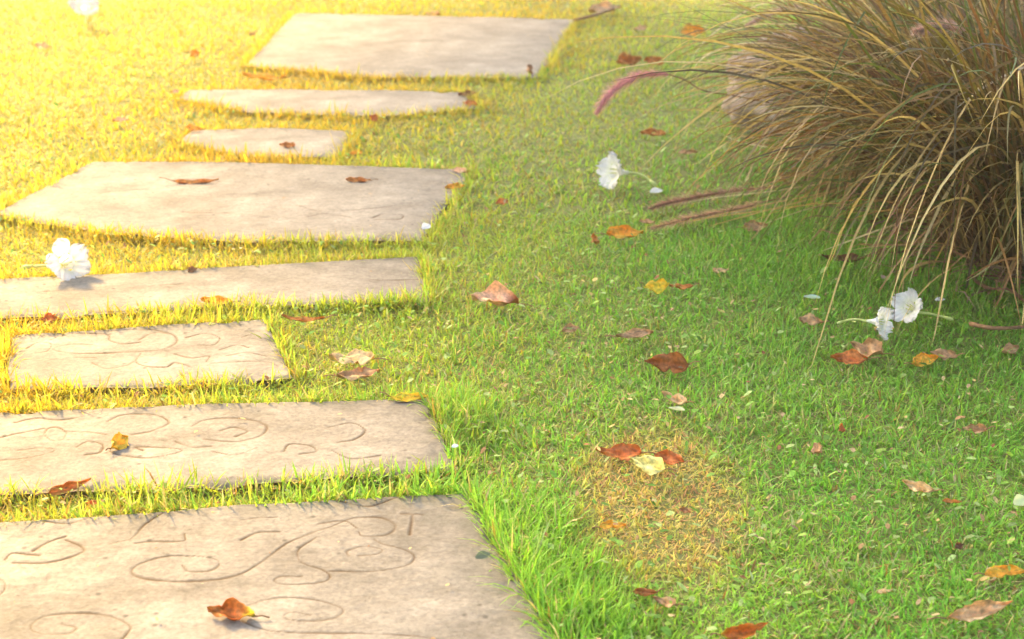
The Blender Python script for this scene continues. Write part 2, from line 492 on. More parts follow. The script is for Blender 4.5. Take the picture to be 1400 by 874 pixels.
def blades(x, y, length, width, lean, az, colr, segs, curl):
    """ribbon blades as arrays: 2*segs+1 vertices each"""
    n = len(x)
    z = ground_h(x, y) - .002
    ca, sa = np.cos(az), np.sin(az)
    pa = az + np.pi / 2 + rng.normal(0, .5, n)
    wx, wy = np.cos(pa), np.sin(pa)
    V = np.empty((n, 2 * segs + 1, 3)); C = np.empty((n, 2 * segs + 1, 3))
    px, py, pz = x.copy(), y.copy(), z.copy()
    for k in range(segs + 1):
        t = k / segs
        if k:
            th = lean + curl * ((k - .5) / segs)
            px = px + np.sin(th) * ca * length / segs
            py = py + np.sin(th) * sa * length / segs
            pz = np.maximum(pz + np.cos(th) * length / segs, z + .003)
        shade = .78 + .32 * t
        if k < segs:
            w = width * (1 - .55 * t ** 1.5) / 2
            V[:, 2 * k] = np.stack([px - wx * w, py - wy * w, pz], 1)
            V[:, 2 * k + 1] = np.stack([px + wx * w, py + wy * w, pz], 1)
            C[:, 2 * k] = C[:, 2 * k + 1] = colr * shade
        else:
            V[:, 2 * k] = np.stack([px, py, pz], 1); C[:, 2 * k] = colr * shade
    nv = 2 * segs + 1
    base = (np.arange(n) * nv)[:, None]
    loops = [];  cnt = []
    for k in range(segs - 1):
        loops.append(base + np.array([[2 * k, 2 * k + 1, 2 * k + 3, 2 * k + 2]]))
        cnt += [4]
    loops.append(base + np.array([[2 * segs - 2, 2 * segs - 1, 2 * segs]])); cnt += [3]
    L = np.concatenate(loops, 1).ravel()
    return V.reshape(-1, 3), L, np.tile(cnt, n), C.reshape(-1, 3)

def scatter(n, y0, y1, half, power=1.0):
    y = y0 + (y1 - y0) * rng.random(n) ** power
    return (rng.random(n) * 2 - 1) * half(y), y

BUSH_SHADE = ground(1290, 400)[:2]                 # centre of the fountain grass's shade, painted into the lawn colour
BUSH_SHADE2 = ground(1060, 215)[:2]  # second centre of that painted shade
def lawn_colour(x, y, n):
    a = fbm(x, y, .35, 21)[:, None]; b = fbm(x, y, .07, 25)[:, None]; c = rng.random((n, 1))
    green = np.array([.235, .540, .065]); lime = np.array([.370, .640, .085]); deep = np.array([.15, .29, .045])
    straw = np.array([.58, .47, .24]); rust = np.array([.36, .19, .08]); pale = np.array([.50, .58, .28])
    k = np.clip((a - .35) * 2.2 + (c - .5) * .7, 0, 1)
    colr = green * (1 - k) + lime * k
    d = np.clip((.45 - b) * 2.4 + (rng.random((n, 1)) - .6) * .6, 0, 1)
    colr = colr * (1 - d) + deep * d
    r = rng.random(n)
    dead = .08 + .22 * np.clip(fbm(x, y, .25, 29) - .45, 0, 1) * 2
    colr[r < dead] = straw
    colr[(r >= dead) & (r < dead * 1.4)] = rust
    colr[(r > .955)] = pale
    bush_shade = np.maximum(np.exp(-(((x - BUSH_SHADE[0]) / .85) ** 2 + ((y - BUSH_SHADE[1]) / .75) ** 2)), .8 * np.exp(-(((x - BUSH_SHADE2[0]) / .6) ** 2 + ((y - BUSH_SHADE2[1]) / 1.3) ** 2)))[:, None] * (.55 + .45 * rng.random((n, 1)))
    colr = colr * (1 - .8 * bush_shade) + np.array([.10, .32, .045]) * .8 * bush_shade  # deeper green painted in for the clumps' shade
    pc = np.clip(flare_glow(x, y) + (rng.random(n) - .5) * .5, 0, 1)[:, None]
    colr = colr * (1 - pc) + np.array([.66, .43, .035]) * (.8 + .4 * c) * pc  # golden tint standing in for the flare's glow
    dr = flare_ghost(x, y); rr = rng.random(n)
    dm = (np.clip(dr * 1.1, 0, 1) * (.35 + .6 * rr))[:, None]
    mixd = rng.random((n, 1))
    colr = colr * (1 - dm) + (np.array([.78, .50, .12]) * (1 - mixd) + np.array([.84, .64, .24]) * mixd) * dm  # orange flare oval put into the blade colours
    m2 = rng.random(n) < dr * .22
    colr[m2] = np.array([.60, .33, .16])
    return colr * (.8 + .4 * rng.random((n, 1)))

def lay_lawn(name, n, y0, y1, half, power, lscale, wid, segs, label):
    x, y = scatter(n, y0, y1, half, power)
    d = stone_dist(x, y)
    keep = d > .002 - .016 * rng.random(n) ** 3
    x, y, d = x[keep], y[keep], d[keep]; n = len(x)
    t = tuft(x, y); dr = flare_ghost(x, y)
    edge = np.exp(-np.clip(d, 0, None) / .03)
    patch = fbm(x, y, .3, 37)
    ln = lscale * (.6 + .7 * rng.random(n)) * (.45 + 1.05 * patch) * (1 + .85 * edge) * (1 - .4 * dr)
    ln = ln * (1 + 1.9 * t * (rng.random(n) ** .5))
    lean = np.abs(rng.normal(.75, .35, n)) * (1 - .55 * np.clip(np.maximum(t, .8 * edge), 0, 1))
    w = wid * (.45 + 1.3 * rng.random(n) ** 1.6)
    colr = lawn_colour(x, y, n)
    tt = (t * (rng.random(n) < .8))[:, None]
    colr = colr * (1 - .7 * tt) + np.array([.26, .50, .04]) * .7 * tt
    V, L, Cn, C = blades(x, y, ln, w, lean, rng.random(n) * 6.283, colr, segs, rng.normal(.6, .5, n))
    o = obj(name, np_mesh(name, V, L, Cn, C, M_GRASS)); tag(o, label, 'grass', None, 'stuff')

fr = lambda m: (lambda y: .40 * y + m)
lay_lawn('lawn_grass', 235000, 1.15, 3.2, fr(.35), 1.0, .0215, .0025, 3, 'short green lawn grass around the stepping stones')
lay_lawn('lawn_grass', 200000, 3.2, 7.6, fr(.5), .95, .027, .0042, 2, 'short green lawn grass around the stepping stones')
def outer(n):
    x = rng.uniform(-9, 9, n); y = rng.uniform(-2, 14, n)
    k = ~((y > 1.15) & (y < 7.6) & (np.abs(x) < .40 * y + .35))
    return x[k], y[k]
x, y = outer(70000); n = len(x)
k = stone_dist(x, y) > 0; x, y = x[k], y[k]; n = len(x)
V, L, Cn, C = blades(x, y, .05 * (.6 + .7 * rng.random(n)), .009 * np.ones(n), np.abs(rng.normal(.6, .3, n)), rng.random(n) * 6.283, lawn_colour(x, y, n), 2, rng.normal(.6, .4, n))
tag(obj('lawn_grass', np_mesh('lawn_grass', V, L, Cn, C, M_GRASS)), 'short green lawn grass around the stepping stones', 'grass', None, 'stuff')

# longer uncut blades along the slab edges, where the mower does not reach
ex, ey = [], []
for o_ in OUTLINES:
    for i_ in range(len(o_)):
        a_, b_ = np.array(o_[i_]), np.array(o_[(i_ + 1) % len(o_)])
        k_ = int(np.linalg.norm(b_ - a_) * 1500)
        t_ = rng.random((k_, 1)); nrm = np.array([b_[1] - a_[1], a_[0] - b_[0]]); nrm = -nrm / np.linalg.norm(nrm)
        q_ = a_ + (b_ - a_) * t_ + nrm * (rng.random((k_, 1)) ** 1.5 * .022 - .002)
        ex.append(q_[:, 0]); ey.append(q_[:, 1])
x, y = np.concatenate(ex), np.concatenate(ey)
k = (stone_dist(x, y) > -.003) & (rng.random(len(x)) < np.clip(fbm(x, y, .12, 66) * 2.4 - .55, .12, 1)); x, y = x[k], y[k]; n = len(x)
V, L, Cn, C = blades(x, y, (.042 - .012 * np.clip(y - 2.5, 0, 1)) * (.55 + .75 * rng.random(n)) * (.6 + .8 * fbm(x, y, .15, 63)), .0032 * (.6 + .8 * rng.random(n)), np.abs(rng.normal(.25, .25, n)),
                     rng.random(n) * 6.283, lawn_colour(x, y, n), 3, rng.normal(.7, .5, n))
tag(obj('edge_grass', np_mesh('edge_grass', V, L, Cn, C, M_GRASS)), 'longer uncut grass fringing the slab edges', 'grass', None, 'stuff')

# small creeping leaves and crumbs of dead leaf in the turf
def flakes(name, n, size, cols, z0, z1, mat, label, cat, on_stone=0.0):
    x, y = scatter(n, 1.2, 7.2, fr(.3), 1.0)
    d = stone_dist(x, y)
    ok = (d > .004) | (rng.random(n) < on_stone)
    x, y, d = x[ok], y[ok], d[ok]; n = len(x)
    z = np.where(d > 0, ground_h(x, y) + z0 + (z1 - z0) * rng.random(n), STONE_Z + .006)
    a = rng.random(n) * 6.283; tl = rng.normal(0, .45, n) * (d > 0); s = size * (.4 + 1.1 * rng.random(n) ** 2); asp = .35 + .5 * rng.random(n)
    pts = np.array([[-1, 0], [-.3, -.8], [.6, -.7], [1, 0], [.5, .75], [-.4, .8]])
    lx, ly = pts[:, 0][None] * s[:, None], pts[:, 1][None] * (s * asp)[:, None]
    ly = ly + rng.normal(0, .12, lx.shape) * s[:, None]
    lz = lx * np.sin(tl)[:, None] + np.abs(ly) * .3
    V = np.stack([x[:, None] + lx * np.cos(a)[:, None] - ly * np.sin(a)[:, None], y[:, None] + lx * np.sin(a)[:, None] + ly * np.cos(a)[:, None], z[:, None] + lz], -1)
    pal = np.array(cols)[rng.integers(0, len(cols), n)] * (.7 + .6 * rng.random((n, 1)))
    L = (np.arange(n) * 6)[:, None] + np.arange(6)[None]
    tag(obj(name, np_mesh(name, V.reshape(-1, 3), L, [6] * n, np.repeat(pal, 6, 0), mat)), label, cat, None, 'stuff')
flakes('creeping_weed', 26000, .0055, [(.22, .42, .06), (.32, .48, .08), (.14, .30, .04), (.40, .52, .18)], .008, .03, M_GRASS,
       'tiny round leaved weeds creeping through the lawn', 'weed')
flakes('leaf_crumbs', 9000, .0042, [(.40, .24, .11), (.48, .35, .16), (.28, .13, .06), (.46, .36, .18), (.36, .25, .13), (.55, .4, .14)], .012, .03, M_DEBRIS,
       'small crumbs of dead leaf and straw littering the lawn', 'litter', .08)

# ------------------------------------------------------------------ fallen leaves
PAL = dict(
    rust=((.30, .105, .025), (.38, .17, .04)), brown=((.17, .075, .035), (.27, .13, .06)), red=((.32, .085, .025), (.42, .15, .035)),
    dark=((.085, .035, .02), (.16, .07, .035)), gold=((.55, .30, .025), (.60, .36, .04)), yellow=((.62, .42, .03), (.66, .30, .03)),
    orange=((.52, .20, .02), (.60, .33, .04)), tan=((.42, .28, .17), (.50, .36, .22)), mauve=((.28, .155, .085), (.38, .24, .14)),
    pink=((.50, .34, .25), (.28, .09, .035)), pale=((.50, .38, .22), (.42, .28, .15)), cream=((.68, .55, .26), (.62, .42, .10)),
    amber=((.36, .12, .02), (.68, .46, .06)), redtan=((.28, .12, .05), (.44, .30, .18)), deep=((.20, .065, .016), (.28, .10, .028)),
)
# x, y, length px, width/length, heading deg, roll deg, curl, fold, colour, surface (g grass / s stone), label
LEAVES = [
    (317, 838, 66, .62, 172, 18, .55, .6, 'amber', 's', 'curled orange brown leaf with yellow tip on the spiral carved slab'),
    (161, 606, 36, .80, 70, 35, .4, .5, 'gold', 's', 'golden yellow leaf standing on the slab with faint carved ovals'),
    (94, 662, 58, .36, 28, 35, 1.0, .9, 'rust', 'g', 'curled rusty strip of leaf in grass below the golden leaf slab'),
    (296, 411, 42, .45, 175, 22, .5, .6, 'orange', 's', 'orange brown leaf on the long plain slab, edge facing the looped scroll slab'),
    (263, 367, 14, .8, 40, 30, .3, .5, 'brown', 's', 'tiny brown leaf on the long plain slab, edge facing the scratched slab'),
    (68, 432, 24, .7, 10, 35, .6, .6, 'red', 'g', 'small red orange leaf in grass between the plain slab and looped scroll slab'),
    (560, 542, 52, .35, 5, 20, .3, .5, 'yellow', 's', 'flat yellow leaf at the corner of the golden leaf slab by tall grass'),
    (481, 487, 62, .5, 178, 12, .2, .2, 'pale', 'g', 'pale pinkish flat leaf in grass beside the looped scroll slab'),
    (490, 508, 58, .45, 8, 15, .4, .3, 'redtan', 'g', 'reddish tan leaf just below the pale flat leaf'),
    (677, 411, 66, .68, 170, 26, .35, .9, 'pink', 'g', 'large pinkish tan folded leaf with dark red side, level with the plain slab'),
    (779, 447, 24, .7, 20, 30, .7, .6, 'mauve', 'g', 'small crumpled mauve brown leaf beside the folded pinkish leaf'),
    (867, 455, 52, .35, 14, 22, .4, .5, 'mauve', 'g', 'narrow mauve leaf above the dark red brown leaf'),
    (911, 498, 60, .62, 175, 36, .5, .6, 'deep', 'g', 'large dark red brown leaf alone on the open lawn'),
    (925, 543, 40, .5, 140, 30, .9, .7, 'tan', 'g', 'curled pale tan leaf just below the dark red brown leaf'),
    (897, 394, 36, .68, 18, 34, .3, .3, 'yellow', 'g', 'bright yellow leaf on the lawn with a brown leaf touching it'),
    (931, 389, 32, .4, 175, 18, .4, .5, 'rust', 'g', 'thin brown leaf touching the bright yellow leaf'),
    (854, 319, 50, .5, 5, 28, .4, .5, 'orange', 'g', 'orange red leaf at the tips of the fallen seed heads'),
    (811, 328, 22, .85, 80, 40, .4, .5, 'rust', 'g', 'small round rust leaf next to the orange red leaf by the seed heads'),
    (859, 88, 36, .75, 20, 40, .5, .6, 'rust', 'g', 'rust orange leaf above the drooping purple plume'),
    (894, 86, 28, .7, 160, 34, .5, .6, 'rust', 'g', 'smaller rust leaf on the bush side of the rust orange leaf'),
    (947, 45, 32, .75, 0, 36, .5, .6, 'orange', 'g', 'orange brown leaf under the arching blades near the boulder'),
    (893, 185, 34, .5, 170, 28, .5, .5, 'rust', 'g', 'rust leaf on grass below the drooping purple plume'),
    (940, 209, 26, .45, 10, 20, .3, .4, 'mauve', 'g', 'pinkish brown leaf between the rust leaf and the fountain grass'),
    (846, 614, 62, .48, 172, 25, .4, .4, 'red', 'g', 'bright red leaf overlapping the cream yellow leaf on the dry patch'),  # the dry patch is the flare oval painted into the grass
    (886, 634, 52, .62, 150, 30, .3, .3, 'cream', 'g', 'cream yellow leaf between two red leaves on the dry patch'),  # the dry patch is the flare oval painted into the grass
    (916, 624, 42, .55, 155, 30, .4, .4, 'red', 'g', 'smaller red leaf on the bush side of the cream yellow leaf'),
    (838, 712, 36, .4, 5, 22, .4, .5, 'orange', 'g', 'thin red orange leaf lying on the dry yellow grass'),  # the dry yellow grass is the painted flare oval
    (937, 691, 18, .6, 150, 24, .5, .5, 'brown', 'g', 'tiny brown leaf lying on the dry yellow grass'),  # the dry yellow grass is the painted flare oval
    (882, 802, 34, .45, 172, 26, .5, .5, 'deep', 'g', 'dark red leaf at the rim of the dry patch beside the tall grass'),  # the dry patch is the flare oval painted into the grass
    (910, 816, 34, .6, 150, 26, .6, .6, 'mauve', 'g', 'mauve brown leaf beside the dark red leaf at the dry patch rim'),  # the dry patch is the flare oval painted into the grass
    (1011, 857, 70, .45, 20, 35, 1.1, .9, 'amber', 'g', 'dark brown curled leaf with orange tip in the lawn near the dry patch'),  # the dry patch is the flare oval painted into the grass
    (1150, 583, 16, .9, 60, 40, .3, .4, 'red', 'g', 'tiny red leaf on the open lawn beside the mauve crumpled one'),
    (1120, 611, 24, .8, 100, 34, .7, .6, 'mauve', 'g', 'small mauve crumpled leaf below the tiny red leaf'),
    (1333, 582, 34, .6, 175, 32, .8, .8, 'redtan', 'g', 'small folded leaf, dark brown and tan, on the open lawn'),
    (1257, 664, 46, .48, 145, 30, .7, .8, 'pale', 'g', 'curled pale tan leaf with a thin reddish scrap beside it'),
    (1302, 680, 26, .35, 175, 16, .4, .5, 'rust', 'g', 'thin reddish scrap beside the curled pale tan leaf'),
    (1374, 779, 60, .34, 8, 28, .3, .5, 'orange', 'g', 'flat orange yellow leaf above the long curled grey tan leaf'),
    (1336, 834, 100, .34, 16, 30, .5, 1.1, 'tan', 'g', 'long curled grey tan leaf with a reddish tip'),
    (1161, 486, 50, .58, 170, 30, .4, .4, 'red', 'g', 'red orange leaf lying below the pair of white flowers'),
    (1187, 474, 50, .72, 130, 36, .5, .5, 'mauve', 'g', 'broad mauve pink leaf between the red orange leaf and white flowers'),
    (1264, 488, 40, .55, 20, 28, .4, .5, 'orange', 'g', 'orange leaf tucked against a mauve brown one by the white flowers'),
    (1291, 480, 36, .55, 165, 28, .5, .5, 'mauve', 'g', 'mauve brown leaf tucked against the orange one by the white flowers'),
    (1109, 436, 32, .65, 160, 30, .5, .5, 'mauve', 'g', 'mauve leaf on the lawn beside the thin upright stem'),
    (1380, 474, 28, .8, 30, 34, .5, .6, 'mauve', 'g', 'dull mauve leaf just below the orange brown twig'),
    (1311, 741, 18, .7, 40, 30, .6, .6, 'dark', 'g', 'tiny dark brown leaf on the lawn above the orange yellow leaf'),
    (1210, 801, 26, .35, 15, 16, .4, .5, 'pale', 'g', 'thin pale straw coloured leaf on the open lawn'),
    (686, 274, 18, .7, 20, 30, .4, .5, 'red', 'g', 'small red leaf on lawn between the scratched slab and a white flower'),
    (985, 368, 22, .55, 10, 22, .4, .4, 'tan', 'g', 'small tan leaf between yellow leaf and fountain grass'),
    (1151, 355, 56, .32, 172, 26, .9, .9, 'dark', 'g', 'dark brown withered leaf at the top of the thin upright stem'),
    (1032, 311, 34, .6, 10, 32, .5, .5, 'mauve', 'g', 'pinkish brown leaf under the fallen seed heads'),
    (1068, 247, 28, .8, 80, 40, .5, .4, 'pale', 'g', 'pale yellowish leaf caught at the foot of the fountain grass'),
    (490, 245, 34, .35, 178, 18, .4, .5, 'rust', 's', 'thin orange brown leaf in the middle of the scratched slab'),
    (268, 247, 62, .16, 4, 14, .4, .5, 'rust', 's', 'long thin brown leaf strip on the scratched slab'),
    (622, 254, 28, .45, 8, 22, .4, .5, 'orange', 's', 'orange leaf at the end of the scratched slab towards the white flower'),
    (630, 232, 26, .45, 170, 20, .4, .5, 'pink', 's', 'pinkish leaf on a corner of the scratched slab'),
    (393, 198, 22, .55, 175, 26, .4, .5, 'rust', 's', 'brown leaf on the middle of the smallest slab'),
    (487, 206, 18, .5, 10, 22, .4, .5, 'orange', 'g', 'small orange leaf in grass off the end of the smallest slab'),
    (265, 174, 24, .55, 172, 30, .4, .5, 'orange', 'g', 'orange leaf in grass against the smallest slab, side facing the pointed slab'),
    (638, 128, 24, .5, 10, 24, .5, .6, 'brown', 's', 'brown leaf on the tip of the pointed narrow slab'),
    (643, 141, 22, .55, 160, 28, .5, .6, 'red', 's', 'red brown leaf on the tip of the pointed narrow slab'),
    (510, 161, 18, .8, 60, 36, .4, .5, 'red', 'g', 'red orange leaf in grass just below the pointed narrow slab'),
    (362, 106, 60, .25, 176, 16, .4, .5, 'orange', 'g', 'long orange leaf strip between the smooth uncarved slab and pointed slab'),
    (722, 97, 20, .9, 80, 50, .4, .5, 'brown', 'g', 'brown leaf leaning against the corner of the smooth uncarved slab'),
    (592, 18, 20, .55, 170, 26, .5, .5, 'pink', 'g', 'pinkish leaf in grass behind the smooth uncarved slab, the side away from the path'),
    (875, 38, 18, .7, 20, 26, .4, .5, 'tan', 'g', 'small tan leaf between the tan twig and the orange brown leaf'),
    (165, 163, 22, .55, 10, 22, .4, .5, 'pink', 'g', 'small pinkish leaf in the sunny grass off the bare tip of the pointed slab'),
    (58, 62, 24, .6, 165, 26, .4, .5, 'pale', 'g', 'pale leaf in sunny grass near the upright white flower'),
    (265, 73, 20, .7, 60, 34, .4, .5, 'orange', 'g', 'orange leaf in the sunny grass off the end of the smooth uncarved slab'),
    (240, 123, 14, .6, 20, 26, .4, .5, 'pink', 'g', 'tiny pink leaf at the bare tip of the pointed narrow slab'),
    (415, 432, 60, .18, 172, 14, .4, .6, 'rust', 'g', 'long reddish strip of leaf at a corner of the looped scroll slab'),
    (130, 680, 26, .4, 10, 20, .5, .6, 'red', 'g', 'small red scrap in grass between the two biggest carved slabs'),
    (885, 300, 22, .45, 170, 20, .5, .5, 'mauve', 'g', 'small mauve leaf at the very tip of a fallen seed head'),
    (826, 13, 46, .5, 15, 26, .6, .6, 'tan', 'g', 'tan leaf caught on the twig off the corner of the smooth uncarved slab'),
    (345, 46, 10, .8, 40, 20, .3, .4, 'brown', 's', 'tiny brown leaf on the sunny end of the smooth uncarved slab'),
]

def make_leaf(px, py, lpx, asp, ang, roll, curl, fold, colk, surf, label, idx):
    zs = STONE_Z + .0008 if surf == 's' else .016 + .008 * ((idx * 37) % 10) / 10
    c0 = ground(px, py, zs + .006)
    L = lpx / ppm(px, py, zs); W = L * asp
    nu, nv = 15, 9
    r = np.random.default_rng(500 + idx)
    u = np.linspace(0, 1, nu)[:, None]; v = np.linspace(-1, 1, nv)[None, :]
    wprof = np.sin(np.pi * u ** (.62 + .6 * r.random())) ** (.6 + .45 * r.random()) * (1 - .3 * u * r.random())
    asym = 1 + .28 * (r.random() - .5) * np.sign(v)
    tear = 1 - (r.random() < .55) * .55 * np.exp(-((u - .3 - .5 * r.random()) / .045) ** 2) * (np.abs(v) > .3) * (v * (r.random() - .5) > 0)
    tear = tear * (1 - (r.random() < .4) * .4 * np.exp(-((u - .2 - .6 * r.random()) / .08) ** 2) * (np.abs(v) > .5) * (v * (r.random() - .5) > 0))
    jag = 1 + .07 * np.sin(u * 37 + r.random() * 6) * np.abs(v) + .10 * (r.random((nu, 1)) - .5) * np.abs(v)
    X = (u - .5) * L + 0 * v
    Yl = v * wprof * W * .5 * jag * asym * tear + L * .10 * (r.random() - .5) * np.sin(np.pi * u)
    # fold along the midrib, curl along the length, crumple
    Zl = np.abs(v) ** 1.4 * wprof * W * .5 * fold
    Yl = Yl * (1 - .3 * min(fold, 1) * np.abs(v))
    th = curl * (u - .5) * (1.3 if r.random() < .7 else -1.0)
    Zl = Zl + L * .8 * curl * (u - .45) ** 2 * 1.1
    tw = (r.random() - .5) * 1.2 * (u - .5)
    Yl, Zl = Yl * np.cos(tw) - Zl * np.sin(tw), Yl * np.sin(tw) + Zl * np.cos(tw)
    Zl = Zl + W * .10 * np.sin(u * 13 + r.random() * 6 + v * 3) + W * .07 * np.sin(v * 7 + u * 5 + r.random() * 6)
    Zl = Zl - W * .05 * np.exp(-(v / .12) ** 2)                    # midrib groove
    P = np.stack([X, Yl, Zl], -1).reshape(-1, 3)
    ra = R(roll * 1.25)
    Rx = np.array([[1, 0, 0], [0, math.cos(ra), -math.sin(ra)], [0, math.sin(ra), math.cos(ra)]])
    if ang > 90: Rx = Rx.T
    a = R(ang)
    Rz = np.array([[math.cos(a), -math.sin(a), 0], [math.sin(a), math.cos(a), 0], [0, 0, 1]])
    P = P @ Rx.T @ Rz.T
    a0, a1 = (np.minimum(np.array(c) * np.array([1.7, 1.75, 1.4]), .85) for c in PAL[colk])
    uu = np.repeat(u, nv, 1).ravel(); vv = np.repeat(v, nu, 0).ravel()
    if colk == 'pink': k = np.clip((.27 + .1 * vv - uu) * 7, 0, 1)
    elif colk == 'amber': k = np.clip((.28 - uu) * 6, 0, 1) if ang > 90 else np.clip((.2 - uu) * 6, 0, 1)
    else: k = np.clip(fbm(uu, vv * .5, .35, 700 + idx) * 1.6 - .3, 0, 1)
    if colk == 'amber' and ang > 90: k = np.clip((.25 - uu) * 7, 0, 1)
    C = a0 * (1 - k[:, None]) + a1 * k[:, None]
    C = C * (.8 + .45 * fbm(uu, vv, .16, 800 + idx))[:, None]
    spot = np.clip((fbm(uu, vv, .12, 900 + idx) - .62) * 6, 0, 1)[:, None]
    C = C * (1 - .6 * spot)
    vein = (np.exp(-(vv / .07) ** 2) * .35 + .12 * (np.sin((uu - np.abs(vv) * .18) * 55) > .55))[:, None]
    C = C * (1 - vein) + (C * 1.5 + .03) * vein
    zmin = P[:, 2].min()
    f = grid_faces(nu, nv)
    loc = np.array([c0[0], c0[1], zs - zmin - (.004 if surf == 'g' else .001)])
    if surf == 'g': loc[2] += float(ground_h(np.array([c0[0]]), np.array([c0[1]]))[0])
    # slight thickness: a back sheet
    Q = P - np.array([0, 0, .0006])
    V = np.r_[P, Q]; F2 = np.r_[f, f[:, ::-1] + len(P)]
    o = obj('fallen_leaf', np_mesh('fallen_leaf', V, F2, [4] * len(F2), np.r_[C, C * .9], M_LEAF)); o.location = loc
    tag(o, label, 'leaf', 'fallen leaves scattered over lawn and slabs')
    # stalk at the base end
    if lpx > 28:
        rowi = 0
        p0 = P.reshape(nu, nv, 3)[1, nv // 2]; p1 = P.reshape(nu, nv, 3)[0, nv // 2]
        d = p1 - P.reshape(nu, nv, 3)[4, nv // 2]; d /= np.linalg.norm(d)
        e = p1 + d * L * .3 + np.array([0, 0, L * .06 * (r.random() - .2)])
        e[2] = max(e[2], zmin + .001)
        V, Fs = tube_arrays([p0, p1, (p1 + e) / 2 + np.array([0, 0, .002]), e], [.0009, .001, .0009, .0011], 5)
        obj('stalk', py_mesh('stalk', V, Fs, M_TWIG), o)
for i, a in enumerate(LEAVES): make_leaf(*a, i)

# ------------------------------------------------------------------ white trumpet flowers
def make_flower(mouth, axis, tube_len, size, label, seed, droop=0.0, tube_dir=None, open_=1.0):
    r = np.random.default_rng(seed)
    e = empty('fallen_flower', tuple(mouth))
    ax = np.array(axis, float); ax /= np.linalg.norm(ax)
    s = np.cross(ax, [0, 0, 1.0]); s /= np.linalg.norm(s); t = np.cross(s, ax)
    B = np.stack([s, t, ax], 1)
    # funnel
    n, m = 8, 20
    V = []
    for i in range(n):
        q = i / (n - 1); rad = size * (.07 + .22 * q ** 1.8); z = -size * .75 * (1 - q)
        for j in range(m):
            w = 2 * math.pi * j / m
            V.append(B @ np.array([rad * (1 + .08 * math.sin(5 * w)) * math.cos(w), rad * (1 + .08 * math.sin(5 * w)) * math.sin(w), z]))
    Fs = [(i * m + j, i * m + (j + 1) % m, (i + 1) * m + (j + 1) % m, (i + 1) * m + j) for i in range(n - 1) for j in range(m)]
    C = [np.array([.80, .82, .70]) if k < 3 * m else np.array([.86, .86, .82]) for k in range(len(V))]
    obj('throat', py_mesh('throat', V, Fs, M_PETAL, C), e)
    for p in range(5):
        w0 = 2 * math.pi * p / 5 + r.random() * .25
        nu, nv = 9, 9
        ln = size * (.58 + .14 * r.random()); wd = size * .40 * (.9 + .25 * r.random())
        flare = (1.05 + .35 * r.random()) * open_
        P = []
        for i in range(nu):
            q = i / (nu - 1)
            rad = size * .26 + ln * (math.sin(flare * q) / flare if flare > .01 else q)
            z = -size * .04 + ln * (1 - math.cos(flare * q)) * -.25 + ln * q * (1 - flare / 2.2) - droop * q * q * size
            hw = wd * 1.1 * (.55 + .75 * math.sin(math.pi * min(q * .78 + .12, 1)) ** .9) * (1 - .35 * q ** 6) * .62
            for j in range(nv):
                v = j / (nv - 1) * 2 - 1
                cr = size * .12 * q * math.sin(v * 8 + p * 2.1 + q * 4) + size * .05 * q * math.sin(q * 16 + v * 5 + p)
                tip = rad - size * .07 * abs(v) ** 2 * q + size * .02 * math.sin(v * 9 + p) * q
                lx, ly = tip, v * hw
                c_, s_ = math.cos(w0), math.sin(w0)
                P.append(B @ np.array([lx * c_ - ly * s_, lx * s_ + ly * c_, z + cr]))
        f = grid_faces(nu, nv)
        qq = np.repeat(np.linspace(0, 1, nu), nv)[:, None]; vv = np.tile(np.linspace(-1, 1, nv), nu)[:, None]
        C = np.array([.80, .82, .62]) * np.clip(1 - qq * 3, 0, 1) + np.array([.86, .86, .83]) * np.clip(qq * 3, 0, 1)
        C = C * (1 - .10 * np.exp(-(vv / .15) ** 2)) * (.93 + .07 * np.sin(vv * 14 + p)) * (1 - np.array([.10, .16, .26]) * np.clip(qq * 8 - 7.2, 0, 1) * r.random())
        obj('petal', np_mesh('petal', np.array(P), f, [4] * len(f), C, M_PETAL), e)
    for p in range(4):                          # stamens inside the throat
        w = 2 * math.pi * p / 4 + .4; q0 = B @ np.array([size * .06 * math.cos(w), size * .06 * math.sin(w), -size * .5]); q1 = B @ np.array([size * .12 * math.cos(w), size * .12 * math.sin(w), size * .05])
        V, Fs = tube_arrays([q0, (q0 + q1) / 2 + ax * .001, q1, q1 + ax * size * .06], [.0006, .0006, .0011, .0008], 5)
        obj('stamen', py_mesh('stamen', V, Fs, M_TUBE), e)
    td = -ax if tube_dir is None else np.array(tube_dir, float) / np.linalg.norm(tube_dir)
    start = -ax * size * .72
    path = [start + ax * size * .05, start - ax * tube_len * .1]
    for k in range(1, 7):
        q = k / 6
        path.append(start + (-ax * (1 - q) + td * q) * tube_len * (.1 + .9 * q) + np.array([0, 0, .004 * math.sin(q * 3.1)]))
    rad = [size * .075, size * .07] + [size * (.06 - .015 * k / 6) for k in range(1, 7)]
    V, Fs = tube_arrays(path, rad, 8)
    obj('tube', py_mesh('tube', V, Fs, M_TUBE), e)
    cal, Fc = tube_arrays([path[-2], path[-1], path[-1] + (path[-1] - path[-2]) * .5], [size * .05, size * .085, size * .03], 8)
    obj('calyx', py_mesh('calyx', cal, Fc, M_TUBE), e)
    tag(e, label, 'flower', 'white trumpet flowers fallen on the lawn')
    return e

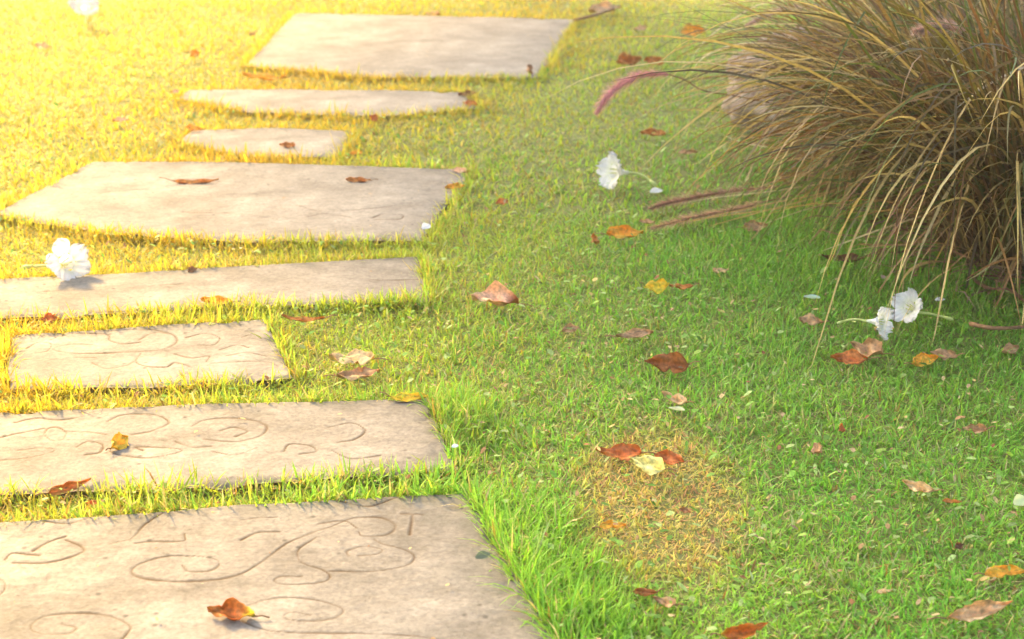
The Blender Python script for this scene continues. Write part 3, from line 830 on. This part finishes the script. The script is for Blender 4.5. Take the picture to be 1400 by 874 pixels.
G = 'white trumpet flowers fallen on the lawn'
def fl(px, py, z): return ground(px, py, z)
make_flower(fl(92, 358, .046), (.55, -.66, .40), .075, .058, 'white trumpet flower lying on the edge of the long plain slab', 1, .0, (-1, .14, -.10), .85)
make_flower(fl(838, 234, .056), (-.80, -.42, .22), .07, .060, 'white trumpet flower with yellow green tube on lawn below the purple plume', 2, .0, (.9, -.34, -.30), .9)
make_flower(fl(1205, 440, .036), (.70, -.60, .20), .050, .038, 'lower white flower of the pair, its tube pointing away from the fountain grass', 3, .0, (-1, .1, -.10), .85)
make_flower(fl(1243, 420, .048), (-.66, -.45, .45), .060, .042, 'white flower turned towards the other of the pair, higher in the grass', 4, .0, (1, -.10, -.20), .85)
make_flower(fl(117, 10, .080), (.10, -.45, .75), .115, .075, 'white flower on an upright pale stem in the sunny grass', 5, .05, (-.10, -.35, -.60), .85)

# loose petals
def loose(px, py, size, ang, colr, label, surf=.026, roll=20):
    nu, nv = 8, 7
    u = np.linspace(0, 1, nu)[:, None]; v = np.linspace(-1, 1, nv)[None, :]
    L = size / ppm(px, py, .02)
    w = np.sin(np.pi * (.1 + .82 * u)) * L * .32
    P = np.stack([(u - .5) * L + 0 * v, v * w, L * .2 * (u - .4) ** 2 + np.abs(v) ** 2 * w * .5 + L * .03 * np.sin(v * 6 + u * 5)], -1).reshape(-1, 3)
    a, b = R(ang), R(roll)
    P = P @ np.array([[1, 0, 0], [0, math.cos(b), -math.sin(b)], [0, math.sin(b), math.cos(b)]]).T @ np.array([[math.cos(a), -math.sin(a), 0], [math.sin(a), math.cos(a), 0], [0, 0, 1]]).T
    f = grid_faces(nu, nv)
    o = obj('loose_petal', np_mesh('loose_petal', P, f, [4] * len(f), np.array([colr] * len(P)), M_PETAL))
    c = ground(px, py, surf); o.location = (c[0], c[1], surf - P[:, 2].min())
    tag(o, label, 'petal', 'loose flower petals on the lawn')
W = (.86, .87, .86)
loose(897, 263, 18, 20, W, 'single white petal beside the tube of the lawn flower')
loose(1110, 408, 22, 170, (.55, .72, .62), 'pale greenish petal in the shaded grass near the mauve leaf', .02, 10)
loose(1393, 688, 28, 40, (.78, .82, .42), 'pale yellow petal on the open lawn above the orange yellow leaf', .026, 35)
loose(1285, 411, 14, 10, W, 'tiny white petal in the grass next to the higher white flower of the pair', .02, 10)
loose(1207, 380, 12, 60, (.7, .5, .45), 'tiny pinkish petal in shaded grass under the fountain grass', .02, 20)
loose(925, 561, 22, 160, (.60, .66, .42), 'pale green petal below the curled pale tan leaf', .022, 15)
loose(582, 312, 18, 60, W, 'white petal at a corner of the scratched slab', .036, 30)
loose(622, 611, 10, 30, W, 'tiny white petal at the end of the golden leaf slab', .036, 30)
loose(660, 762, 22, 30, (.16, .20, .12), 'dark green wilted petal on the mossy end of the spiral carved slab', .037, 25)

# twigs and single stems
def stick(name, pts, rad, mat, label, cat):
    p = [np.array(q) for q in pts]; o0 = p[0].copy(); o0[2] = min(q[2] for q in p)
    q = smooth([a - o0 for a in p], 5)
    rr = [rad * (1 - .5 * k / (len(q) - 1)) * (1 + .12 * math.sin(k * 2.3)) for k in range(len(q))]
    V, Fs = tube_arrays(q, rr, 7)
    o = obj(name, py_mesh(name, V, Fs, mat)); o.location = o0
    tag(o, label, cat)
    return o
stick('twig', [ground(1326, 443, .022), ground(1360, 449, .030), ground(1400, 447, .026), ground(1450, 440, .024)], .0045, M_TWIG, 'orange brown twig lying at the foot of the fountain grass', 'twig')
tw = stick('twig', [ground(785, 28, .022), ground(812, 21, .034), ground(830, 15, .03), ground(848, 9, .026)], .007, M_TWIG, 'tan twig off the corner of the smooth uncarved slab', 'twig')
stick('dry_stem', [ground(1166, 440, .0), ground(1168, 440, .04), ground(1169, 440, .085), ground(1170, 440, .115)], .0016, M_TUBE, 'thin pale stem standing upright in the lawn beside the white flowers', 'stem')

# ------------------------------------------------------------------ boulder behind the fountain grass
def boulder(px, py, size, label, seed):
    import bmesh
    bm = bmesh.new(); bmesh.ops.create_icosphere(bm, subdivisions=5, radius=1)
    r = random.Random(seed); dirs = [Vector((r.gauss(0, 1), r.gauss(0, 1), r.gauss(0, 1))).normalized() for _ in range(16)]
    from mathutils import noise
    for v in bm.verts:
        d = v.co.normalized(); k = 1.0
        for q in dirs:
            c = d.dot(q)
            if c > .8: k = min(k, .93 / c + .03)
        k *= 1 + .22 * noise.fractal(d * 1.8 + Vector((seed, 0, 0)), 1, 2, 4) + .03 * noise.noise(d * 9)
        v.co = Vector((d.x * size[0], d.y * size[1], d.z * size[2])) * k
    me = bpy.data.meshes.new('boulder'); bm.to_mesh(me); bm.free(); me.materials.append(M_ROCK)
    me.polygons.foreach_set('use_smooth', [True] * len(me.polygons))
    o = obj('boulder', me); g0 = ground(px, py); o.location = (g0[0], g0[1] + size[1] * .6, size[2] * .55)
    tag(o, label, 'boulder')
boulder(1082, 185, (.18, .18, .17), 'rounded grey pink boulder half hidden behind the fountain grass', 3)

# ------------------------------------------------------------------ fountain grass
BP = np.array([(.34, .25, .11), (.42, .35, .17), (.17, .17, .05), (.11, .14, .03), (.20, .11, .06), (.30, .19, .09), (.50, .44, .26), (.14, .12, .05)])
BP = BP * np.array([1.5, 1.32, .85])
BP[3] = (.16, .26, .04); BP[7] = (.12, .10, .04)
BW = np.array([.13, .11, .18, .19, .11, .11, .06, .11])
def arc(base, az, th0, th1, L, segs, bend=0.0, r=rng):
    p = np.array(base, float); out = [p.copy()]
    kink = r.integers(4, 10) if r.random() < .22 else 99; kth = r.uniform(.5, 1.3); ka = r.normal(0, .8)
    for k in range(segs):
        t = (k + .5) / segs
        th = th0 + (th1 - th0) * t ** 1.25
        a = az + bend * t
        if k >= kink: th = min(th + kth, 2.9); a += ka
        p = p + L / segs * np.array([math.sin(th) * math.cos(a), math.sin(th) * math.sin(a), math.cos(th)])
        p[2] = max(p[2], .012)
        out.append(p.copy())
    return out

def ribbon(path, w0, c0, c1, twist=0.0):
    path = np.array(path); n = len(path)
    tn = np.gradient(path, axis=0); tn /= np.linalg.norm(tn, axis=1)[:, None] + 1e-9
    side = np.cross(tn, [0, 0, 1.0]); ln = np.linalg.norm(side, axis=1)[:, None]; side = np.where(ln > .05, side / (ln + 1e-9), [1.0, 0, 0])
    nor = np.cross(side, tn)
    t = np.linspace(0, 1, n)[:, None]
    a = twist * t
    side = side * np.cos(a) + nor * np.sin(a); nor = np.cross(side, tn)
    w = w0 * (.55 + .9 * t * (1 - t) + .1) * (1 - t ** 4) / 1.0 + .0003
    V = np.stack([path - side * w / 2, path - nor * w * .16, path + side * w / 2], 1).reshape(-1, 3)      # V-shaped section
    C = np.repeat(c0 * (1 - t) + c1 * t, 3, 0)
    return V, C
def ribbon_faces(n, off=0):
    f = grid_faces(n, 3, off)
    return f

def plume(name, path, rad, parent, seed, c=(.33, .16, .17), n=1500):
    r = np.random.default_rng(seed)
    path = np.array(smooth(path, 6)); m = len(path)
    q = r.random(n); i = np.clip((q * (m - 1)).astype(int), 0, m - 2); fr_ = (q * (m - 1) - i)[:, None]
    p = path[i] * (1 - fr_) + path[i + 1] * fr_
    t = path[i + 1] - path[i]; t /= np.linalg.norm(t, axis=1)[:, None]
    d = r.normal(0, 1, (n, 3)); d -= (d * t).sum(1)[:, None] * t; d /= np.linalg.norm(d, axis=1)[:, None]
    env = (np.sin(np.pi * (.08 + .88 * q)) ** .6)[:, None] * rad
    dirn = d * .75 + t * 1.0
    ln = env * (.5 + 1.3 * r.random((n, 1)))
    s = np.cross(dirn, d + r.normal(0, .3, (n, 3))); s /= np.linalg.norm(s, axis=1)[:, None] + 1e-9
    b0 = p; e = p + dirn * ln * 1.3
    w = .0007
    V = np.stack([b0 - s * w, b0 + s * w, e], 1).reshape(-1, 3)
    C = np.repeat(np.array(c)[None] * (.6 + .9 * r.random((n, 1))) + (r.random((n, 1)) < .2) * .12, 3, 0)
    core, Fs = tube_arrays(list(path), [rad * .15 * max(.25, math.sin(math.pi * (.08 + .88 * k / (m - 1)))) for k in range(m)], 6)
    core = np.array(core); fc = [np.array(f) + len(V) for f in Fs]
    loops = np.concatenate([np.arange(3 * n)] + fc)
    cnt = [3] * n + [len(f) for f in Fs]
    return obj(name, np_mesh(name, np.r_[V, core], loops, cnt, np.r_[C, np.tile(np.array(c) * .8, (len(core), 1))], M_PLUME), parent)

def fountain(cpx, cpy, rad, n_mass, n_single, lens, label, seed, az_mid=None, az_spread=None, sprawl=0):
    r = np.random.default_rng(seed)
    c = ground(cpx, cpy); root = empty('fountain_grass', tuple(c))
    tag(root, label, 'ornamental grass', 'clumps of fountain grass beside the lawn')
    def one(single):
        q = math.sqrt(r.random()) * rad; w = r.random() * 2 * math.pi
        base = np.array([q * math.cos(w), q * math.sin(w), 0])
        az = w + r.normal(0, .65)
        if single: az = az_mid + r.normal(0, az_spread)
        if single: base = np.array([math.cos(az + r.normal(0, .4)), math.sin(az + r.normal(0, .4)), 0]) * rad * math.sqrt(r.random())
        th0 = abs(r.normal(.10, .12)) + .45 * q / rad * r.random()
        th1 = r.uniform(1.4, 2.75) if single else r.uniform(.8, 2.5)
        L = r.uniform(*lens) * (1.0 if not single else 1.15)
        path = arc(base, az, th0, th1, L, 12, r.normal(0, .42), r)
        k = r.choice(len(BP), p=BW / BW.sum())
        c1 = BP[k] * r.uniform(.75, 1.25)
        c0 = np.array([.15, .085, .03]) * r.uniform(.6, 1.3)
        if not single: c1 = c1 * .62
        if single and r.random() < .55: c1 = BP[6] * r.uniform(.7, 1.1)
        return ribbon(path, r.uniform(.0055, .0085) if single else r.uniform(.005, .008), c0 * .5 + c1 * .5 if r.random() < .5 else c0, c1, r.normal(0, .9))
    VV, CC, FF = [], [], []
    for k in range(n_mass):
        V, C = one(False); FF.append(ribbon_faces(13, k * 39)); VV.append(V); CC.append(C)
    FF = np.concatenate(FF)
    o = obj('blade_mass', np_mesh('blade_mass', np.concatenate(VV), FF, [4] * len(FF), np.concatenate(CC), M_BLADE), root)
    o['kind'] = 'stuff'; o['label'] = 'dense inner mass of brown and olive blades'
    for k in range(n_single):
        V, C = one(True); f = ribbon_faces(13)
        obj('blade', np_mesh('blade', V, f, [4] * len(f), C, M_BLADE), root)
    for k in range(sprawl):                    # stems that have sagged outwards, close to the lawn
        az = az_mid + r.normal(.15, .5)
        base = np.array([math.cos(az), math.sin(az), 0]) * rad * r.uniform(.5, 1.0)
        path = arc(base, az, r.uniform(.5, 1.2), r.uniform(1.6, 2.0), r.uniform(.3, .62), 12, r.normal(0, .4), r)
        kk = r.choice([0, 1, 4, 5, 6]); c1 = BP[kk] * r.uniform(.7, 1.1)
        V, C = ribbon(path, r.uniform(.004, .008), np.array([.26, .16, .08]), c1, r.normal(0, .9)); f = ribbon_faces(13)
        obj('blade', np_mesh('blade', V, f, [4] * len(f), C, M_BLADE), root)
    VV, CC, FF = [], [], []
    for k in range(420):                       # dead thatch at the foot
        w = r.random() * 6.283; q = rad * r.uniform(.5, 1.55)
        a = w + r.normal(0, .9); l = r.uniform(.06, .2); b0 = np.array([q * math.cos(w), q * math.sin(w), r.uniform(.01, .05)])
        path = [b0 + np.array([math.cos(a + .5 * t), math.sin(a + .5 * t), r.uniform(-.1, .25) * t]) * l * t for t in np.linspace(0, 1, 5)]
        path = [np.array([p_[0], p_[1], max(p_[2], .012)]) for p_ in path]
        cc = np.array([(.26, .15, .07), (.36, .25, .12), (.18, .09, .05), (.30, .20, .13)][r.integers(0, 4)]) * r.uniform(.7, 1.2)
        V, C = ribbon(path, r.uniform(.004, .009), cc * .8, cc, r.normal(0, 1)); FF.append(ribbon_faces(5, k * 15)); VV.append(V); CC.append(C)
    FF = np.concatenate(FF)
    o = obj('thatch', np_mesh('thatch', np.concatenate(VV), FF, [4] * len(FF), np.concatenate(CC), M_BLADE), root)
    o['kind'] = 'stuff'; o['label'] = 'dead brown thatch around the foot of the clump'
    return root, c

LEFT = math.pi
fgA, cA = fountain(1440, 345, .24, 2300, 130, (.38, 1.0), 'big clump of arching dry fountain grass beside the pair of white flowers', 21, LEFT + .35, .75, 25)
fgB, cB = fountain(1290, 243, .22, 1600, 120, (.30, .74), 'fountain grass clump in front of the boulder, with purple seed heads reaching over the lawn', 22, LEFT + .15, .75, 60)
fgC, cC = fountain(1440, 120, .25, 1600, 60, (.45, .95), 'olive fountain grass clump growing behind the other two clumps', 23, LEFT + .4, .8)

def hand(root, c, pts, w0, c0, c1, ys):
    """one long blade laid out along the photograph's own curve, rooted in its clump"""
    n = len(pts); p = [at(a, b, ys[0] + (ys[1] - ys[0]) * k / (n - 1)) for k, (a, b) in enumerate(pts)]
    for q in p: q[2] = max(q[2], .03)
    p = smooth(p, 4)
    V, C = ribbon(np.array(p) - c, w0, np.array(c0), np.array(c1), .6); f = ribbon_faces(len(p))
    obj('blade', np_mesh('blade', V, f, [4] * len(f), C, M_BLADE), root)
PS, TN, OR, GY = (.74, .66, .36), (.55, .40, .17), (.66, .42, .12), (.58, .54, .42)
YA, YB = float(cA[1]), float(cB[1])
hand(fgB, cB, [(1330, 90), (1315, 63), (1272, 58), (1200, 69), (1155, 100), (1114, 137), (1085, 170), (1061, 197)], .008, TN, PS, (YB, YB - .25))
hand(fgB, cB, [(1350, 60), (1330, 36), (1300, 52), (1215, 103), (1160, 128), (1134, 155), (1122, 185), (1116, 210)], .007, TN, PS, (YB + .1, YB - .3))
hand(fgC, cC, [(1330, 70), (1286, 54), (1243, 40), (1195, 33), (1157, 43), (1126, 69)], .008, TN, PS, (YB + .5, YB + .2))
hand(fgC, cC, [(1380, 80), (1357, 40), (1286, 17), (1200, 11), (1100, 9), (1040, 22), (1000, 36)], .008, TN, PS, (YB + .5, YB + .3))
hand(fgA, cA, [(1450, 200), (1400, 179), (1315, 180), (1286, 187), (1240, 198), (1198, 205)], .007, OR, PS, (YA, YA - .3))
hand(fgA, cA, [(1480, 90), (1440, 82), (1400, 92), (1357, 112), (1330, 130), (1303, 152)], .007, TN, GY, (YA, YA - .3))
hand(fgA, cA, [(1380, 190), (1340, 212), (1300, 255), (1272, 310), (1255, 350), (1243, 388)], .006, TN, PS, (YA - .1, YA - .45))
hand(fgA, cA, [(1360, 260), (1320, 278), (1262, 295), (1200, 315), (1160, 330), (1122, 344)], .006, TN, PS, (YA - .05, YA - .1))
hand(fgA, cA, [(1430, 270), (1400, 305), (1370, 345), (1345, 370), (1320, 385)], .006, TN, PS, (YA - .1, YA - .4))
hand(fgB, cB, [(1240, 60), (1180, 100), (1120, 80), (1060, 60), (1000, 62), (960, 80), (945, 100)], .007, TN, PS, (YB, YB - .1))
hand(fgC, cC, [(1200, 30), (1120, 8), (1050, 3), (1000, 28), (965, 55), (945, 80)], .007, TN, PS, (YB + .4, YB + .2))
hand(fgB, cB, [(1250, 225), (1180, 262), (1130, 290), (1113, 316), (1000, 320), (885, 325)], .005, OR, OR, (YB - .05, float(ground(885, 328)[1])))
for q_ in ([(1240, 250), (1180, 285), (1120, 300), (1050, 306), (985, 318), (925, 322)], [(1230, 270), (1160, 292), (1100, 318), (1030, 322), (960, 326)],
           [(1250, 240), (1190, 250), (1120, 252), (1050, 268), (975, 288), (930, 292)], [(1260, 285), (1200, 318), (1150, 322), (1090, 326), (1040, 322)],
           [(1235, 200), (1170, 200), (1090, 205), (1020, 200), (985, 194)]):
    hand(fgB, cB, q_, random.uniform(.0045, .007), TN, random.choice([OR, TN, PS]), (YB - .08, float(ground(q_[-1][0], q_[-1][1] + 4)[1])))
# stems with seed heads
def seeded(root, c, stem, head, ys, rad, seed, cc):
    n = len(stem) + len(head); allp = stem + head
    p = [at(a, b, ys[0] + (ys[1] - ys[0]) * k / (n - 1)) for k, (a, b) in enumerate(allp)]
    for q in p: q[2] = max(q[2], .026)
    p = [q - c for q in p]
    sp = smooth(p[:len(stem) + 1], 5)
    V, Fs = tube_arrays(sp, [.0018] * len(sp), 5)
    obj('stem', py_mesh('stem', V, Fs, M_TWIG), root)
    plume('seed_head', p[len(stem):], rad, root, seed, cc)
seeded(fgB, cB, [(1250, 210), (1190, 180), (1090, 150), (1010, 132), (962, 124), (938, 110)], [(915, 102), (882, 102), (854, 113), (832, 130), (816, 154)], (YB, YB - .1), .017, 1, (.62, .33, .33))
seeded(fgB, cB, [(1250, 230), (1190, 300), (1130, 280), (1085, 263)], [(1060, 260), (996, 262), (950, 275), (915, 288), (888, 297)], (YB, float(ground(888, 300)[1])), .014, 2, (.44, .28, .20))
seeded(fgB, cB, [(1240, 240), (1180, 320), (1113, 316), (1080, 303)], [(1042, 293), (1012, 295), (965, 304), (925, 317), (890, 326)], (YB - .1, float(ground(890, 328)[1])), .014, 3, (.52, .37, .24))
seeded(fgC, cC, [(1300, 60), (1240, 30), (1180, 15)], [(1140, 8), (1090, 10), (1050, 20), (1020, 36)], (YB + .5, YB + .4), .014, 4, (.60, .44, .36))
seeded(fgA, cA, [(1440, 200), (1400, 100), (1360, 60)], [(1320, 42), (1285, 36), (1250, 44)], (YA, YA - .1), .014, 5, (.60, .46, .36))

# ------------------------------------------------------------------ unseen tree, added to shade the right-hand side
def tree(base, crown_c, crown_r, n, label):
    r = np.random.default_rng(77)
    root = empty('added_shade_tree', tuple(base)); tag(root, label, 'tree')
    b = np.array(base, float); cc = np.array(crown_c, float) - b
    V, Fs = [], []
    def add(path, rad, s=10):
        v, f = tube_arrays(smooth(path, 5), np.interp(np.linspace(0, 1, len(smooth(path, 5))), np.linspace(0, 1, len(rad)), rad), s)
        o = len(V); V.extend(v); Fs.extend([tuple(np.array(q) + o) for q in f])
    fork = np.array([cc[0] * .35, cc[1] * .35, 2.3])
    add([np.array([0, 0, -.1]), np.array([.03, -.03, .8]), fork * .7, fork], [.22, .16, .14, .12])
    ends = []
    for k in range(11):
        e = cc + r.normal(0, .45, 3) * np.array(crown_r)
        e[2] = max(e[2], 2.8); ends.append(e)
        add([fork * .95, fork * .5 + e * .5 + np.array([0, 0, .25]), e], [.08, .05, .015], 6)
    obj('trunk', py_mesh('trunk', V, Fs, M_BARK), root)
    # leaves in clumps, thinning out towards the sunny side
    cl = []
    while len(cl) < 120:
        d = r.normal(0, 1, 3); d /= np.linalg.norm(d); d *= r.random() ** .4
        cl.append(cc + d * np.array(crown_r))
    cl = np.array(cl)
    p = cl[r.integers(0, len(cl), n)] + r.normal(0, .30, (n, 3))
    a = r.normal(0, 1, (n, 3)); a[:, 2] *= .5; a /= np.linalg.norm(a, axis=1)[:, None]
    q = np.cross(a, r.normal(0, 1, (n, 3))); q /= np.linalg.norm(q, axis=1)[:, None]
    l = (.10 + .06 * r.random((n, 1))); w = l * .28
    VV = np.stack([p, p + a * l * .5 + q * w, p + a * l, p + a * l * .5 - q * w], 1).reshape(-1, 3)
    Cc = np.repeat(np.array([.06, .11, .02]) * (.6 + .9 * r.random((n, 1))), 4, 0)
    obj('crown', np_mesh('crown', VV, np.arange(4 * n), [4] * n, Cc, M_CROWN, False), root)
def over(px, py, h):
    g0 = ground(px, py); t = h / SUN_DIR.z
    return g0 + np.array(SUN_DIR) * t
c1 = over(1500, 360, 4.6)
tree((c1[0] + 1.6, max(c1[1] + .6, 8.6), 0), tuple(c1), (1.35, 3.3, 1.2), 19000, 'unseen leafy tree added to shade the fountain grass side')

# ------------------------------------------------------------------ warm haze, added to stand in for the lens-flare glow
def added_haze_box(x0, x1, y0, y1, z0, z1, density):
    V = [(x, y, z) for x in (x0, x1) for y in (y0, y1) for z in (z0, z1)]
    Fs = [(0, 1, 3, 2), (4, 6, 7, 5), (0, 4, 5, 1), (2, 3, 7, 6), (0, 2, 6, 4), (1, 5, 7, 3)]
    m = bpy.data.materials.new('added_glow_haze'); m.use_nodes = True
    nt = m.node_tree
    nt.nodes.remove(nt.nodes['Principled BSDF'])
    v = nt.nodes.new('ShaderNodeVolumePrincipled')
    v.inputs['Density'].default_value = density
    v.inputs['Color'].default_value = (1.0, .90, .72, 1)
    v.inputs['Anisotropy'].default_value = .55
    nt.links.new(v.outputs[0], nt.nodes['Material Output'].inputs['Volume'])
    o = obj('haze', py_mesh('haze', V, Fs, m, None, False)); tag(o, 'pale warm haze added for the glow over the lawn', 'haze', None, 'stuff')
added_haze_box(-160, 160, -160, 410, -1.2, 7.6, .010)
